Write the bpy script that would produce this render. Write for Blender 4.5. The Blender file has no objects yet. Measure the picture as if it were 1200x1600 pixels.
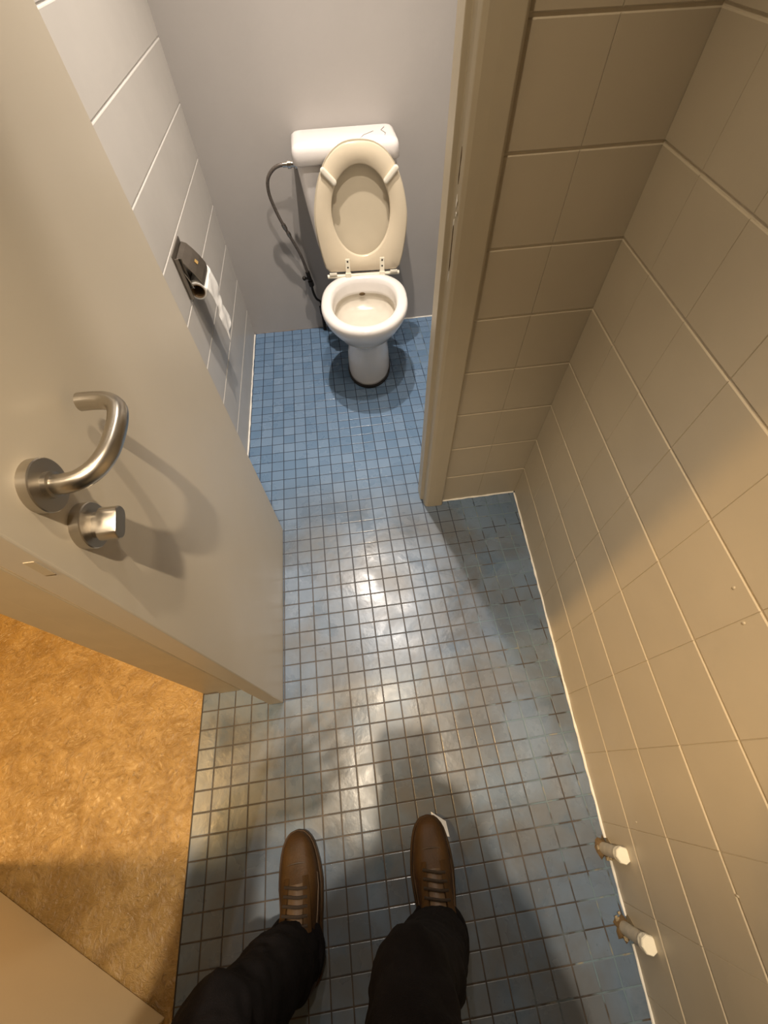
import bpy, bmesh, math, random
from mathutils import Vector, Matrix
random.seed(7)
sc = bpy.context.scene
COL = sc.collection
U = 0.05                      # one mosaic tile pitch (5 cm) is the working unit

# ------------------------------------------------------------------ camera
cam_d = bpy.data.cameras.new('camera')
cam = bpy.data.objects.new('camera', cam_d)
COL.objects.link(cam)
sc.camera = cam
cam_d.sensor_fit = 'VERTICAL'
cam_d.sensor_height = 24.0
cam_d.lens = 24.0 * 632.15 / 1600.0
cam_d.clip_start = 0.01
CAMP = Vector((10.158, -4.437, 26.872))
_rv = Vector((2.56895587, -0.183540214, 0.020522578))      # world -> view rotation vector
_R = Matrix.Rotation(_rv.length, 3, _rv.normalized())
C_R, C_U, C_F = Vector(_R[0]), -Vector(_R[1]), Vector(_R[2])
M = Matrix((C_R, C_U, -C_F)).transposed().to_4x4()
M.translation = CAMP * U
cam.matrix_world = M

# ------------------------------------------------------------------ exposure, world
sc.view_settings.view_transform = 'Standard'
sc.view_settings.look = 'None'
sc.view_settings.gamma = 1.0
sc.view_settings.use_curve_mapping = False
sc.view_settings.exposure = 0.0
world = bpy.data.worlds.new('world')
sc.world = world
world.use_nodes = True
world.node_tree.nodes['Background'].inputs[0].default_value = (0.05, 0.045, 0.04, 1)
world.node_tree.nodes['Background'].inputs[1].default_value = 0.0
sc.cycles.max_bounces = 10
sc.cycles.diffuse_bounces = 2
sc.cycles.use_denoising = True

# lamps: name, place (units), colour, watts, bulb radius (m)
STALL_COL = (1.0, 0.90, 0.80)
ROOM_COL = (1.0, 0.82, 0.60)
HALL_COL = (1.0, 0.62, 0.24)
LAMPS = [
    ((11.0, 26.5, 46.6), STALL_COL, 125.0, 0.018, 'round ceiling spotlight above the toilet bowl'),
    ((14.0, 16.8, 46.6), STALL_COL, 70.0, 0.018, 'round ceiling spotlight just inside the stall doorway'),
    ((11.0, 5.7, 46.6), ROOM_COL, 38.0, 0.018, 'round ceiling spotlight in front of the stall doorway'),
    ((9.5, -5.7, 46.6), ROOM_COL, 150.0, 0.018, 'round ceiling spotlight above the standing person'),
    ((-27.0, -4.2, 46.6), HALL_COL, 245.0, 0.06, 'round ceiling spotlight out in the corridor'),
]
H_CEIL = 48.0

# ------------------------------------------------------------------ materials
def mat(name, col, rough=0.5, metal=0.0, var=0.0, vscale=8.0, bump=0.0, bscale=60.0, spec=0.5, coat=0.0, rvar=0.0, emit=None):
    m = bpy.data.materials.new(name)
    m.use_nodes = True
    nt = m.node_tree
    b = nt.nodes['Principled BSDF']
    b.inputs['Base Color'].default_value = (*col, 1)
    b.inputs['Roughness'].default_value = rough
    b.inputs['Metallic'].default_value = metal
    b.inputs['Specular IOR Level'].default_value = spec
    b.inputs['Coat Weight'].default_value = coat
    if emit:
        b.inputs['Emission Color'].default_value = (*emit[0], 1)
        b.inputs['Emission Strength'].default_value = emit[1]
    geo = None
    if var or bump or rvar:
        geo = nt.nodes.new('ShaderNodeNewGeometry')
    if var:
        n = nt.nodes.new('ShaderNodeTexNoise')
        n.inputs['Scale'].default_value = vscale
        n.inputs['Detail'].default_value = 5
        nt.links.new(geo.outputs['Position'], n.inputs['Vector'])
        r = nt.nodes.new('ShaderNodeMapRange')
        r.inputs[1].default_value = 0.3
        r.inputs[2].default_value = 0.7
        r.inputs[3].default_value = 1 - var
        r.inputs[4].default_value = 1 + var
        nt.links.new(n.outputs['Fac'], r.inputs[0])
        mx = nt.nodes.new('ShaderNodeVectorMath')
        mx.operation = 'SCALE'
        mx.inputs[0].default_value = col
        nt.links.new(r.outputs[0], mx.inputs['Scale'])
        nt.links.new(mx.outputs[0], b.inputs['Base Color'])
    if rvar:
        n = nt.nodes.new('ShaderNodeTexNoise')
        n.inputs['Scale'].default_value = vscale * 1.7
        nt.links.new(geo.outputs['Position'], n.inputs['Vector'])
        r = nt.nodes.new('ShaderNodeMapRange')
        r.inputs[1].default_value = 0.3
        r.inputs[2].default_value = 0.7
        r.inputs[3].default_value = max(0.02, rough - rvar)
        r.inputs[4].default_value = rough + rvar
        nt.links.new(n.outputs['Fac'], r.inputs[0])
        nt.links.new(r.outputs[0], b.inputs['Roughness'])
    if bump:
        n = nt.nodes.new('ShaderNodeTexNoise')
        n.inputs['Scale'].default_value = bscale
        n.inputs['Detail'].default_value = 4
        nt.links.new(geo.outputs['Position'], n.inputs['Vector'])
        bp = nt.nodes.new('ShaderNodeBump')
        bp.inputs['Strength'].default_value = bump
        bp.inputs['Distance'].default_value = 0.002
        nt.links.new(n.outputs['Fac'], bp.inputs['Height'])
        nt.links.new(bp.outputs[0], b.inputs['Normal'])
    return m


class NT:
    """tiny helper for longer node chains"""
    def __init__(self, name):
        self.m = bpy.data.materials.new(name)
        self.m.use_nodes = True
        self.nt = self.m.node_tree
        self.b = self.nt.nodes['Principled BSDF']
        self.pos = self.nt.nodes.new('ShaderNodeNewGeometry').outputs['Position']
    def _in(self, sock, v):
        if isinstance(v, bpy.types.NodeSocket):
            self.nt.links.new(v, sock)
        elif v is not None:
            if isinstance(v, tuple) and len(v) == 3 and sock.type == 'RGBA':
                v = (*v, 1)
            sock.default_value = v
    def noise(self, scale, detail=4, rough=0.55, vec=None, dist=0.0):
        n = self.nt.nodes.new('ShaderNodeTexNoise')
        self._in(n.inputs['Vector'], vec or self.pos)
        n.inputs['Scale'].default_value = scale
        n.inputs['Detail'].default_value = detail
        n.inputs['Roughness'].default_value = rough
        n.inputs['Distortion'].default_value = dist
        return n.outputs['Fac']
    def ramp(self, v, a, b, c=0.0, d=1.0):
        n = self.nt.nodes.new('ShaderNodeMapRange')
        n.interpolation_type = 'SMOOTHSTEP'
        self._in(n.inputs[0], v)
        for i, x in zip((1, 2, 3, 4), (a, b, c, d)):
            self._in(n.inputs[i], x)
        return n.outputs[0]
    def math(self, op, a, b=None, c=None):
        n = self.nt.nodes.new('ShaderNodeMath')
        n.operation = op
        n.use_clamp = False
        for s, v in zip(n.inputs, (a, b, c)):
            self._in(s, v)
        return n.outputs[0]
    def mix(self, f, a, b):
        n = self.nt.nodes.new('ShaderNodeMix')
        n.data_type = 'RGBA'
        self._in(n.inputs[0], f)
        self._in(n.inputs[6], a)
        self._in(n.inputs[7], b)
        return n.outputs[2]
    def xyz(self):
        n = self.nt.nodes.new('ShaderNodeSeparateXYZ')
        self.nt.links.new(self.pos, n.inputs[0])
        return n.outputs
    def bump(self, h, strength, dist=0.002):
        n = self.nt.nodes.new('ShaderNodeBump')
        n.inputs['Strength'].default_value = strength
        n.inputs['Distance'].default_value = dist
        self._in(n.inputs['Height'], h)
        self.nt.links.new(n.outputs[0], self.b.inputs['Normal'])
    def out(self, col=None, rough=None):
        if col is not None:
            self._in(self.b.inputs['Base Color'], col)
        if rough is not None:
            self._in(self.b.inputs['Roughness'], rough)
        return self.m


def floor_tile_material():
    k = NT('blue_mosaic_glaze')
    # one random value per mosaic cell, from the cell's own place on the floor
    sn = k.nt.nodes.new('ShaderNodeVectorMath'); sn.operation = 'SNAP'
    off = k.nt.nodes.new('ShaderNodeVectorMath'); off.operation = 'ADD'
    off.inputs[1].default_value = (10.0, 10.0, 10.013)
    k.nt.links.new(k.pos, off.inputs[0])
    k.nt.links.new(off.outputs[0], sn.inputs[0])
    sn.inputs[1].default_value = (U, U, U)
    wn = k.nt.nodes.new('ShaderNodeTexWhiteNoise')
    k.nt.links.new(sn.outputs[0], wn.inputs['Vector'])
    cell = wn.outputs['Value']
    x, y, z = k.xyz()
    base = k.mix(cell, (0.105, 0.18, 0.29), (0.15, 0.23, 0.345))
    # grey film of trodden-in dirt and lime: strong in the room, weak in the stall
    room = k.ramp(y, 0.95, 0.45)
    right = k.ramp(x, 0.80, 1.0)
    cloud = k.noise(4.2, 5, 0.6, dist=0.4)
    blot = k.ramp(cloud, 0.34, 0.66)
    film = k.math('MULTIPLY', k.math('MULTIPLY_ADD', blot, 0.48, 0.48), room)
    film = k.math('MULTIPLY', film, k.math('MULTIPLY_ADD', right, -0.15, 1.0))
    col = k.mix(film, base, (0.098, 0.101, 0.104))
    # dark wet smears, footprints' grime
    sm = k.ramp(k.noise(9.0, 6, 0.65, dist=0.5), 0.52, 0.74)
    sm = k.math('MULTIPLY', sm, k.math('MULTIPLY', room, 0.72))
    col = k.mix(sm, col, (0.06, 0.10, 0.15))
    sp = k.ramp(k.noise(95.0, 3, 0.5), 0.70, 0.76)
    sp = k.math('MULTIPLY', sp, k.math('MULTIPLY', k.ramp(k.noise(6.0, 2), 0.5, 0.6), room))
    col = k.mix(k.math('MULTIPLY', sp, 0.6), col, (0.05, 0.07, 0.10))
    wet = k.ramp(k.noise(7.0, 4, 0.6, dist=0.3), 0.38, 0.68)
    rough = k.math('MULTIPLY_ADD', wet, -0.17, 0.37)
    fine = k.noise(45.0, 4, 0.6)
    swirl = k.noise(22.0, 3, 0.5, dist=0.7)
    k.bump(k.math('ADD', k.math('MULTIPLY', fine, 0.5), swirl), 0.35, 0.0016)
    return k.out(col, rough)


def grout_material():
    k = NT('floor_grout')
    x, y, z = k.xyz()
    stall = k.ramp(y, 0.25, 0.75)
    n = k.noise(18.0, 4)
    col = k.mix(stall, k.mix(k.ramp(n, 0.4, 0.62), (0.026, 0.019, 0.015), (0.06, 0.043, 0.031)), (0.012, 0.022, 0.045))
    # joints smeared over with blue floor paint along the right wall
    xx = k.math('ADD', x, k.math('MULTIPLY_ADD', k.noise(5.0, 3), 0.5, -0.25))
    pm = k.ramp(xx, 0.83, 0.90)
    pm = k.math('MULTIPLY', pm, k.ramp(k.noise(11.0, 4), 0.43, 0.50))
    pc = k.mix(k.ramp(k.noise(26.0, 3), 0.55, 0.7), (0.11, 0.165, 0.20), (0.22, 0.20, 0.15))
    col = k.mix(pm, col, pc)
    return k.out(col, 0.6)


def hall_floor_material():
    k = NT('ochre_vinyl')
    n1 = k.noise(13.0, 6, 0.65, dist=0.8)
    n2 = k.noise(42.0, 5, 0.6, dist=2.2)
    n3 = k.noise(2.5, 3)
    col = k.mix(k.ramp(n1, 0.35, 0.65), (0.23, 0.135, 0.04), (0.33, 0.21, 0.075))
    col = k.mix(k.ramp(n2, 0.53, 0.75), col, (0.17, 0.10, 0.033))
    h = k.math('ADD', k.math('MULTIPLY', n1, 1.2), k.math('MULTIPLY', n2, 0.8))
    k.bump(h, 0.9, 0.005)
    return k.out(col, k.ramp(n3, 0.3, 0.7, 0.22, 0.32))


def frame_paint():
    k = NT('worn_frame_paint')
    n = k.noise(70.0, 5, 0.65)
    n2 = k.noise(9.0, 3)
    chip = k.math('MULTIPLY', k.ramp(n, 0.69, 0.72), k.ramp(n2, 0.58, 0.66))
    col = k.mix(chip, (0.50, 0.43, 0.31), (0.80, 0.76, 0.66))
    g = k.ramp(k.noise(22.0, 4), 0.35, 0.7)
    col = k.mix(k.math('MULTIPLY', g, 0.18), col, (0.42, 0.37, 0.29))
    k.bump(k.noise(30.0, 4), 0.15, 0.001)
    return k.out(col, 0.38)


M_TILE = floor_tile_material()
M_GROUT = grout_material()
M_HALLFLOOR = hall_floor_material()
M_FRAME = frame_paint()
M_WTILE = mat('cream_tile_paint', (0.53, 0.455, 0.335), 0.36, var=0.045, vscale=5, bump=0.12, bscale=50, rvar=0.07)
M_WGROUT = mat('cream_joint_paint', (0.62, 0.54, 0.41), 0.45, var=0.06, vscale=30)
M_STILE = mat('pale_tile_paint', (0.53, 0.50, 0.458), 0.34, var=0.03, vscale=5, bump=0.10, bscale=45, rvar=0.06)
M_SGROUT = mat('pale_joint_paint', (0.84, 0.82, 0.79), 0.45, var=0.04, vscale=30)
M_BACK = mat('grey_wall_paint', (0.42, 0.392, 0.368), 0.33, var=0.03, vscale=4, bump=0.18, bscale=70, rvar=0.05)
M_PLASTER = mat('white_ceiling', (0.6, 0.58, 0.54), 0.8, var=0.03, vscale=6)
M_HALLWALL = mat('corridor_wall_paint', (0.74, 0.66, 0.52), 0.6, var=0.03, vscale=4)
M_CAULK = mat('white_caulk', (0.86, 0.83, 0.76), 0.45, var=0.10, vscale=25)
M_DOOR = mat('stall_door_laminate', (0.57, 0.51, 0.41), 0.36, var=0.03, vscale=3, rvar=0.05)
M_DOOREDGE = mat('door_edge_paint', (0.52, 0.44, 0.31), 0.45, var=0.05, vscale=14)
M_LEAF = mat('entrance_door_paint', (0.74, 0.63, 0.45), 0.4, var=0.03, vscale=4)
M_STEEL = mat('brushed_steel', (0.50, 0.46, 0.40), 0.28, 1.0, var=0.02, vscale=60)
M_STEELD = mat('dark_brushed_steel', (0.30, 0.27, 0.235), 0.34, 1.0, var=0.10, vscale=30)
M_CHROME = mat('chrome', (0.62, 0.58, 0.52), 0.2, 1.0, var=0.02, vscale=40)
M_CERAMIC = mat('white_ceramic', (0.84, 0.80, 0.765), 0.12, coat=0.4, var=0.015, vscale=8)
M_BOWLIN = mat('yellowed_ceramic', (0.70, 0.64, 0.54), 0.18, var=0.05, vscale=14)
M_PLASTIC = mat('white_cistern_plastic', (0.80, 0.755, 0.725), 0.25, var=0.015, vscale=9)
M_SEAT = mat('yellowed_seat_plastic', (0.70, 0.60, 0.445), 0.24, var=0.05, vscale=7)
M_SEATLID = mat('yellowed_lid_plastic', (0.65, 0.565, 0.42), 0.26, var=0.04, vscale=7)
M_BUMPER = mat('cream_rubber', (0.80, 0.74, 0.62), 0.4, var=0.03, vscale=20)
M_BLACK = mat('black_sealant', (0.012, 0.009, 0.008), 0.5, var=0.3, vscale=30)
M_HOSE = mat('grey_braided_hose', (0.17, 0.145, 0.125), 0.45, 0.5, var=0.25, vscale=160, bump=0.4, bscale=400)
M_IRON = mat('dark_iron', (0.03, 0.025, 0.022), 0.5, 0.6, var=0.3, vscale=40)
M_PAPER = mat('white_tissue', (0.86, 0.84, 0.80), 0.85, var=0.02, vscale=30, bump=0.5, bscale=130)
M_CARD = mat('brown_cardboard', (0.20, 0.13, 0.07), 0.85, var=0.1, vscale=40)
M_GOLD = mat('gold_emblem', (0.62, 0.40, 0.14), 0.4, 0.5, var=0.2, vscale=200)
M_TROUSER = mat('black_trouser_cloth', (0.008, 0.007, 0.008), 0.9, spec=0.12, var=0.25, vscale=20, bump=0.5, bscale=500)
M_JACKET = mat('charcoal_jacket_cloth', (0.03, 0.03, 0.035), 0.85, var=0.2, vscale=20, bump=0.4, bscale=400)
M_LEATHER = mat('brown_shoe_leather', (0.046, 0.023, 0.007), 0.5, spec=0.22, var=0.25, vscale=22, bump=0.3, bscale=220)
M_SOLE = mat('dark_brown_sole', (0.045, 0.028, 0.016), 0.6, var=0.2, vscale=40)
M_LACE = mat('brown_lace', (0.022, 0.013, 0.007), 0.8, var=0.2, vscale=200)
M_TONGUE = mat('tan_tongue_leather', (0.085, 0.05, 0.024), 0.5, var=0.2, vscale=40)
M_SKIN = mat('skin', (0.58, 0.36, 0.26), 0.5, var=0.06, vscale=25)
M_HAIR = mat('dark_brown_hair', (0.03, 0.018, 0.01), 0.55, var=0.3, vscale=120, bump=0.8, bscale=300)
M_EYE = mat('eye_white', (0.8, 0.78, 0.74), 0.2, var=0.03, vscale=60)
M_IRIS = mat('brown_iris', (0.06, 0.03, 0.015), 0.15, var=0.1, vscale=200)
M_PHONE = mat('black_phone_glass', (0.012, 0.012, 0.014), 0.15, var=0.1, vscale=30)
M_LAMP = mat('lit_lamp_glass', (0.9, 0.85, 0.75), 0.3, emit=((1.0, 0.85, 0.6), 3.0))
M_CHIP = mat('bare_plaster', (0.30, 0.235, 0.14), 0.9, var=0.25, vscale=60, bump=1.0, bscale=150)
M_DIRTY = mat('dirty_joint', (0.22, 0.19, 0.175), 0.7, var=0.4, vscale=20)
M_CHIPD = mat('dark_rust_grime', (0.10, 0.06, 0.022), 0.8, var=0.4, vscale=80, bump=0.8, bscale=150)
M_PIPE = mat('cream_painted_pipe', (0.52, 0.46, 0.36), 0.45, var=0.12, vscale=50)
M_CAP = mat('pale_pipe_cap', (0.86, 0.80, 0.65), 0.4, var=0.03, vscale=60)

# ------------------------------------------------------------------ geometry helpers (units of U, world axes)
class MB:
    def __init__(self):
        self.v, self.f = [], []
    def add(self, vs, fs):
        o = len(self.v)
        self.v += [Vector(p) for p in vs]
        self.f += [tuple(i + o for i in q) for q in fs]
        return self
    def box(self, a, b):
        x0, y0, z0 = a
        x1, y1, z1 = b
        return self.add([(x0, y0, z0), (x1, y0, z0), (x1, y1, z0), (x0, y1, z0), (x0, y0, z1), (x1, y0, z1), (x1, y1, z1), (x0, y1, z1)],
                        [(3, 2, 1, 0), (4, 5, 6, 7), (0, 1, 5, 4), (1, 2, 6, 5), (2, 3, 7, 6), (3, 0, 4, 7)])
    def obox(self, o, ex, ey, ez):
        """box from corner o along three edge vectors"""
        o, ex, ey, ez = map(Vector, (o, ex, ey, ez))
        vs = [o, o + ex, o + ex + ey, o + ey, o + ez, o + ex + ez, o + ex + ey + ez, o + ey + ez]
        fs = [(3, 2, 1, 0), (4, 5, 6, 7), (0, 1, 5, 4), (1, 2, 6, 5), (2, 3, 7, 6), (3, 0, 4, 7)]
        if ex.cross(ey).dot(ez) < 0:
            fs = [tuple(reversed(f)) for f in fs]
        return self.add(vs, fs)
    def loft(self, rings, cap0=True, cap1=True, closed=True, loop=False):
        n = len(rings[0])
        o = len(self.v)
        for r in rings:
            self.v += [Vector(p) for p in r]
        m = len(rings)
        for i in range(m if loop else m - 1):
            for j in range(n if closed else n - 1):
                a, b = o + i * n + j, o + i * n + (j + 1) % n
                c, d = o + ((i + 1) % m) * n + (j + 1) % n, o + ((i + 1) % m) * n + j
                self.f.append((a, b, c, d))
        if cap0 and not loop:
            self.f.append(tuple(o + j for j in reversed(range(n))))
        if cap1 and not loop:
            self.f.append(tuple(o + (m - 1) * n + j for j in range(n)))
        return self
    def tube(self, pts, r, n=10, caps=True):
        pts = [Vector(p) for p in pts]
        rs = r if isinstance(r, (list, tuple)) else [r] * len(pts)
        rings = []
        up = None
        for i, p in enumerate(pts):
            t = (pts[min(i + 1, len(pts) - 1)] - pts[max(i - 1, 0)]).normalized()
            if up is None:
                up = Vector((0, 0, 1)) if abs(t.z) < 0.9 else Vector((1, 0, 0))
            s = t.cross(up).normalized()
            up = s.cross(t).normalized()
            rings.append([p + (s * math.cos(a) + up * math.sin(a)) * rs[i] for a in [-2 * math.pi * k / n for k in range(n)]])
        return self.loft(rings, caps, caps)
    def lathe(self, c, axis, prof, n=24):
        """prof: (distance along axis, radius)"""
        c, axis = Vector(c), Vector(axis).normalized()
        s = axis.orthogonal().normalized()
        t = axis.cross(s)
        rings = [[c + axis * d + (s * math.cos(a) + t * math.sin(a)) * max(r, 1e-4) for a in [2 * math.pi * k / n for k in range(n)]] for d, r in prof]
        return self.loft(rings)
    def ball(self, c, r, n=10, m=7, scale=(1, 1, 1)):
        c = Vector(c)
        rings = []
        for i in range(m + 1):
            ph = math.pi * (i / m) if 0 < i < m else (0.02 if i == 0 else math.pi - 0.02)
            rings.append([c + Vector((math.sin(ph) * math.cos(a) * r * scale[0], math.sin(ph) * math.sin(a) * r * scale[1], -math.cos(ph) * r * scale[2])) for a in [2 * math.pi * k / n for k in range(n)]])
        return self.loft(rings)
    def limb(self, chain, n=14):
        """rounded tapering limb through (point, radius) joints"""
        for (p, r), (q, s) in zip(chain, chain[1:]):
            p, q = Vector(p), Vector(q)
            ax = q - p
            L = ax.length
            ax.normalize()
            prof = []
            for k in range(5):
                a = math.pi / 2 * k / 4
                prof.append((-r * math.cos(a), r * math.sin(a)))
            for k in range(5):
                a = math.pi / 2 * k / 4
                prof.append((L + s * math.sin(a), s * math.cos(a)))
            self.lathe(p, ax, prof, n)
        return self
    def build(self, name, m, parent=None, smooth=False, bevel=0.0, seg=2, angle=40, fix=False):
        me = bpy.data.meshes.new(name)
        base = Vector(parent.get('base_u', (0, 0, 0))) if parent else Vector((0, 0, 0))
        me.from_pydata([(p - base) * U for p in self.v], [], self.f)
        if fix:
            bm = bmesh.new(); bm.from_mesh(me)
            bmesh.ops.recalc_face_normals(bm, faces=bm.faces)
            bm.to_mesh(me); bm.free()
        me.materials.append(m)
        o = bpy.data.objects.new(name, me)
        COL.objects.link(o)
        if parent:
            o.parent = parent
            o['base_u'] = list(base)
        if smooth:
            for p in me.polygons:
                p.use_smooth = True
            if smooth != 'full':
                me.set_sharp_from_angle(angle=math.radians(angle))
        if bevel:
            b = o.modifiers.new('bevel', 'BEVEL')
            b.width = bevel * U
            b.segments = seg
            b.limit_method = 'ANGLE'
            b.angle_limit = math.radians(40)
        return o


def thing(name, base, label, cat, group=None):
    o = bpy.data.objects.new(name, None)
    COL.objects.link(o)
    o.empty_display_size = 0.02
    o.location = Vector(base) * U
    o['base_u'] = list(base)
    o['label'] = label
    o['category'] = cat
    if group:
        o['group'] = group
    return o


def tag(o, label, cat):
    o['label'] = label
    o['category'] = cat
    return o


def struct(o):
    o['kind'] = 'structure'
    return o


def spline(pts, per=8):
    pts = [Vector(p) for p in pts]
    out = []
    for i in range(len(pts) - 1):
        p0, p1, p2, p3 = pts[max(i - 1, 0)], pts[i], pts[i + 1], pts[min(i + 2, len(pts) - 1)]
        for k in range(per):
            t = k / per
            out.append(0.5 * ((2 * p1) + (p2 - p0) * t + (2 * p0 - 5 * p1 + 4 * p2 - p3) * t * t + (3 * p1 - p0 - 3 * p2 + p3) * t ** 3))
    out.append(pts[-1])
    return out


def lerp_table(tab, t):
    for (a, va), (b, vb) in zip(tab, tab[1:]):
        if t <= b:
            k = (t - a) / (b - a) if b > a else 0
            k = max(0, min(1, k))
            return va + (vb - va) * k
    return tab[-1][1]


# ------------------------------------------------------------------ room shell
Y_FRONT, Y_PART, Y_BACK = -21.0, 12.93, 37.8
X_LEFT, X_HALL = 0.87, -0.98
RW_O = Vector((22.47, 12.93, 0))
RW_D = Vector((-2.6, -27.9, 0)).normalized()
RW_N = Vector((-RW_D.y, RW_D.x, 0)) * -1.0            # into the room
if RW_N.x > 0:
    RW_N = -RW_N
def right_x(y):
    return RW_O.x + (y - RW_O.y) / RW_D.y * RW_D.x
X_STALL_R = 21.6

struct(MB().box((X_HALL, Y_FRONT, -1.0), (23.2, Y_BACK + 0.6, -0.022)).build('floor', M_GROUT))
FLOOR = bpy.data.objects['floor']

TG, TC = 0.030, 0.022                                   # half joint, chamfer
def clip(poly, n, c):
    out = []
    for a, b in zip(poly, poly[1:] + poly[:1]):
        da, db = n[0] * a[0] + n[1] * a[1] - c, n[0] * b[0] + n[1] * b[1] - c
        if da <= 0:
            out.append(a)
        if da * db < 0:
            t = da / (da - db)
            out.append((a[0] + (b[0] - a[0]) * t, a[1] + (b[1] - a[1]) * t))
    return out

def tile_poly(i, j):
    j1 = 0.0
    p = [(i + TG, j + TG), (i + 1 - TG, j + TG), (i + 1 - TG, j + 1 - TG), (i + TG, j + 1 - TG)]
    p = clip(p, (-1, 0), -(X_HALL + 0.03))
    if j >= 13:
        p = clip(p, (-1, 0), -(X_LEFT + 0.03))
        p = clip(p, (1, 0), X_STALL_R - 0.03)
        p = clip(p, (0, 1), Y_BACK - 0.03)
    else:
        n = -RW_N
        p = clip(p, (n.x, n.y), n.x * RW_O.x + n.y * RW_O.y - 0.03)
        if j >= 1:
            p = clip(p, (-1, 0), -(X_LEFT + 0.03))
    return p

def add_tile(mb, p):
    cx = sum(q[0] for q in p) / len(p); cy = sum(q[1] for q in p) / len(p)
    k = len(p)
    lo = [(x, y, -0.022) for x, y in p]
    up = [(x, y, -0.010) for x, y in p]
    top = []
    for x, y in p:
        dx, dy = cx - x, cy - y
        L = math.hypot(dx, dy) or 1
        s = min(0.4, TC * 1.4 / L)
        top.append((x + dx * s, y + dy * s, 0.0))
    mb.loft([lo, up, top], cap0=False)

def area(p):
    return abs(sum(a[0] * b[1] - b[0] * a[1] for a, b in zip(p, p[1:] + p[:1]))) / 2

def pix(p):
    d = Vector(p) - CAMP
    z = d.dot(C_F)
    return (600 + 632.15 * d.dot(C_R) / z, 800 - 632.15 * d.dot(C_U) / z, z)

cells = []
for i in range(-1, 23):
    for j in range(-21, 38):
        if j == 12 and False:
            continue
        p = tile_poly(i, j)
        if len(p) < 3 or area(p) < 0.03:
            continue
        u, v, z = pix((i + .5, j + .5, 0))
        seen = -15 < u < 1215 and -15 < v < 1615 and z > 0
        hidden = (i <= 2 and 0 <= j < 20) or (j < -9 and (3 <= i <= 6 or 9 <= i <= 11)) or j < -13 or (15 <= i and 13 <= j)
        cells.append((0 if seen and not hidden else 1, z, i, j, p))
cells.sort(key=lambda c: (c[0], c[1]))
full = None
rest = MB()
for n_, (_, z, i, j, p) in enumerate(cells):
    if n_ < 300:
        if len(p) == 4 and abs(area(p) - (1 - 2 * TG) ** 2) < 1e-6:
            if full is None:
                mb = MB(); add_tile(mb, [(x - i, y - j) for x, y in p])
                o = mb.build('floor_tile', M_TILE, FLOOR)
                full = o.data
            else:
                o = bpy.data.objects.new('floor_tile', full)
                COL.objects.link(o); o.parent = FLOOR
            a = random.uniform(-1, 1) * 0.004
            o.location = (i * U, j * U, random.uniform(-0.006, 0.0) * U)
        else:
            mb = MB(); add_tile(mb, p)
            mb.build('floor_tile', M_TILE, FLOOR)
    else:
        add_tile(rest, p)
o = rest.build('floor_tile', M_TILE, FLOOR)
o['kind'] = 'stuff'

# corridor floor and threshold joint
struct(MB().box((-36, -36, -1.0), (X_HALL - 0.04, 26, 0.0)).build('floor_hall', M_HALLFLOOR))
struct(MB().box((X_HALL - 0.05, -12.3, -0.5), (X_HALL + 0.02, 1.05, -0.005)).build('trim_1', M_IRON))
struct(MB().box((-36, -36, H_CEIL), (24, 39, H_CEIL + 1)).build('ceiling', M_PLASTER))

# ---- tiled walls
def wall_tiles(parent, o, d, n, s_edges, z_edges, m, hg=0.042, vg=0.006, ch=0.035, vch=0.012, jit=0.008, keep=None):
    """painted wall tiles, one object each; face plane through o, d along the wall, n out of it"""
    o, d, n = Vector(o), Vector(d), Vector(n)
    cache = {}
    for a, b in zip(s_edges, s_edges[1:]):
        for c, e in zip(z_edges, z_edges[1:]):
            key = (round(b - a, 3), round(e - c, 3))
            if keep and not keep(a, b, c, e):
                continue
            if key not in cache:
                w, h = b - a, e - c
                def ring(i, dep):
                    k = i * vch / ch
                    return [d * (vg + k) + Vector((0, 0, hg + i)) + n * dep, d * (w - vg - k) + Vector((0, 0, hg + i)) + n * dep,
                            d * (w - vg - k) + Vector((0, 0, h - hg - i)) + n * dep, d * (vg + k) + Vector((0, 0, h - hg - i)) + n * dep]
                mb = MB().loft([ring(0, -0.05), ring(0, -0.022), ring(ch, 0.0)], cap0=False)
                ob = mb.build('wall_tile', m, parent, fix=False)
                if d.cross(Vector((0, 0, 1))).dot(n) < 0:
                    ob.data.flip_normals()
                cache[key] = ob.data
            else:
                ob = bpy.data.objects.new('wall_tile', cache[key])
                COL.objects.link(ob); ob.parent = parent
            ob.location = (o + d * a + Vector((0, 0, c)) + n * random.uniform(-jit, jit * .5)) * U

ZE = [0.02, 3.0] + [3.0 + 3.09 * k for k in range(1, 13)]           # courses up to about 2 m
# right wall
def slab(name, o, d, n, L, z0, z1, th, m):
    o, d, n = Vector(o), Vector(d), Vector(n)
    return struct(MB().obox(o - n * (th + 0.035) + Vector((0, 0, z0)), d * L, n * th, Vector((0, 0, z1 - z0))).build(name, m))
WR = slab('wall_right', RW_O - RW_D * 0.6, RW_D, RW_N, 35.5, 0, H_CEIL, 2.0, M_WGROUT)
SE = [0.0, 2.85] + [2.85 + 3.06 * k for k in range(1, 11)]
wall_tiles(WR, RW_O, RW_D, RW_N, SE, ZE, M_WTILE)
# partition right of the stall doorway
WP = slab('wall_partition', (16.4, Y_PART, 0), (1, 0, 0), (0, -1, 0), 6.6, 0, H_CEIL, 1.3, M_WGROUT)
wall_tiles(WP, (16.45, Y_PART, 0), (1, 0, 0), (0, -1, 0), [0, 2.95, 6.12], ZE, M_WTILE)
# partition above and left of the doorway
struct(MB().box((X_LEFT - 0.2, Y_PART, 0), (2.9, Y_PART + 1.3, H_CEIL)).box((2.9, Y_PART, 41.8), (16.4, Y_PART + 1.3, H_CEIL)).build('wall_partition_left', M_WTILE))
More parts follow.
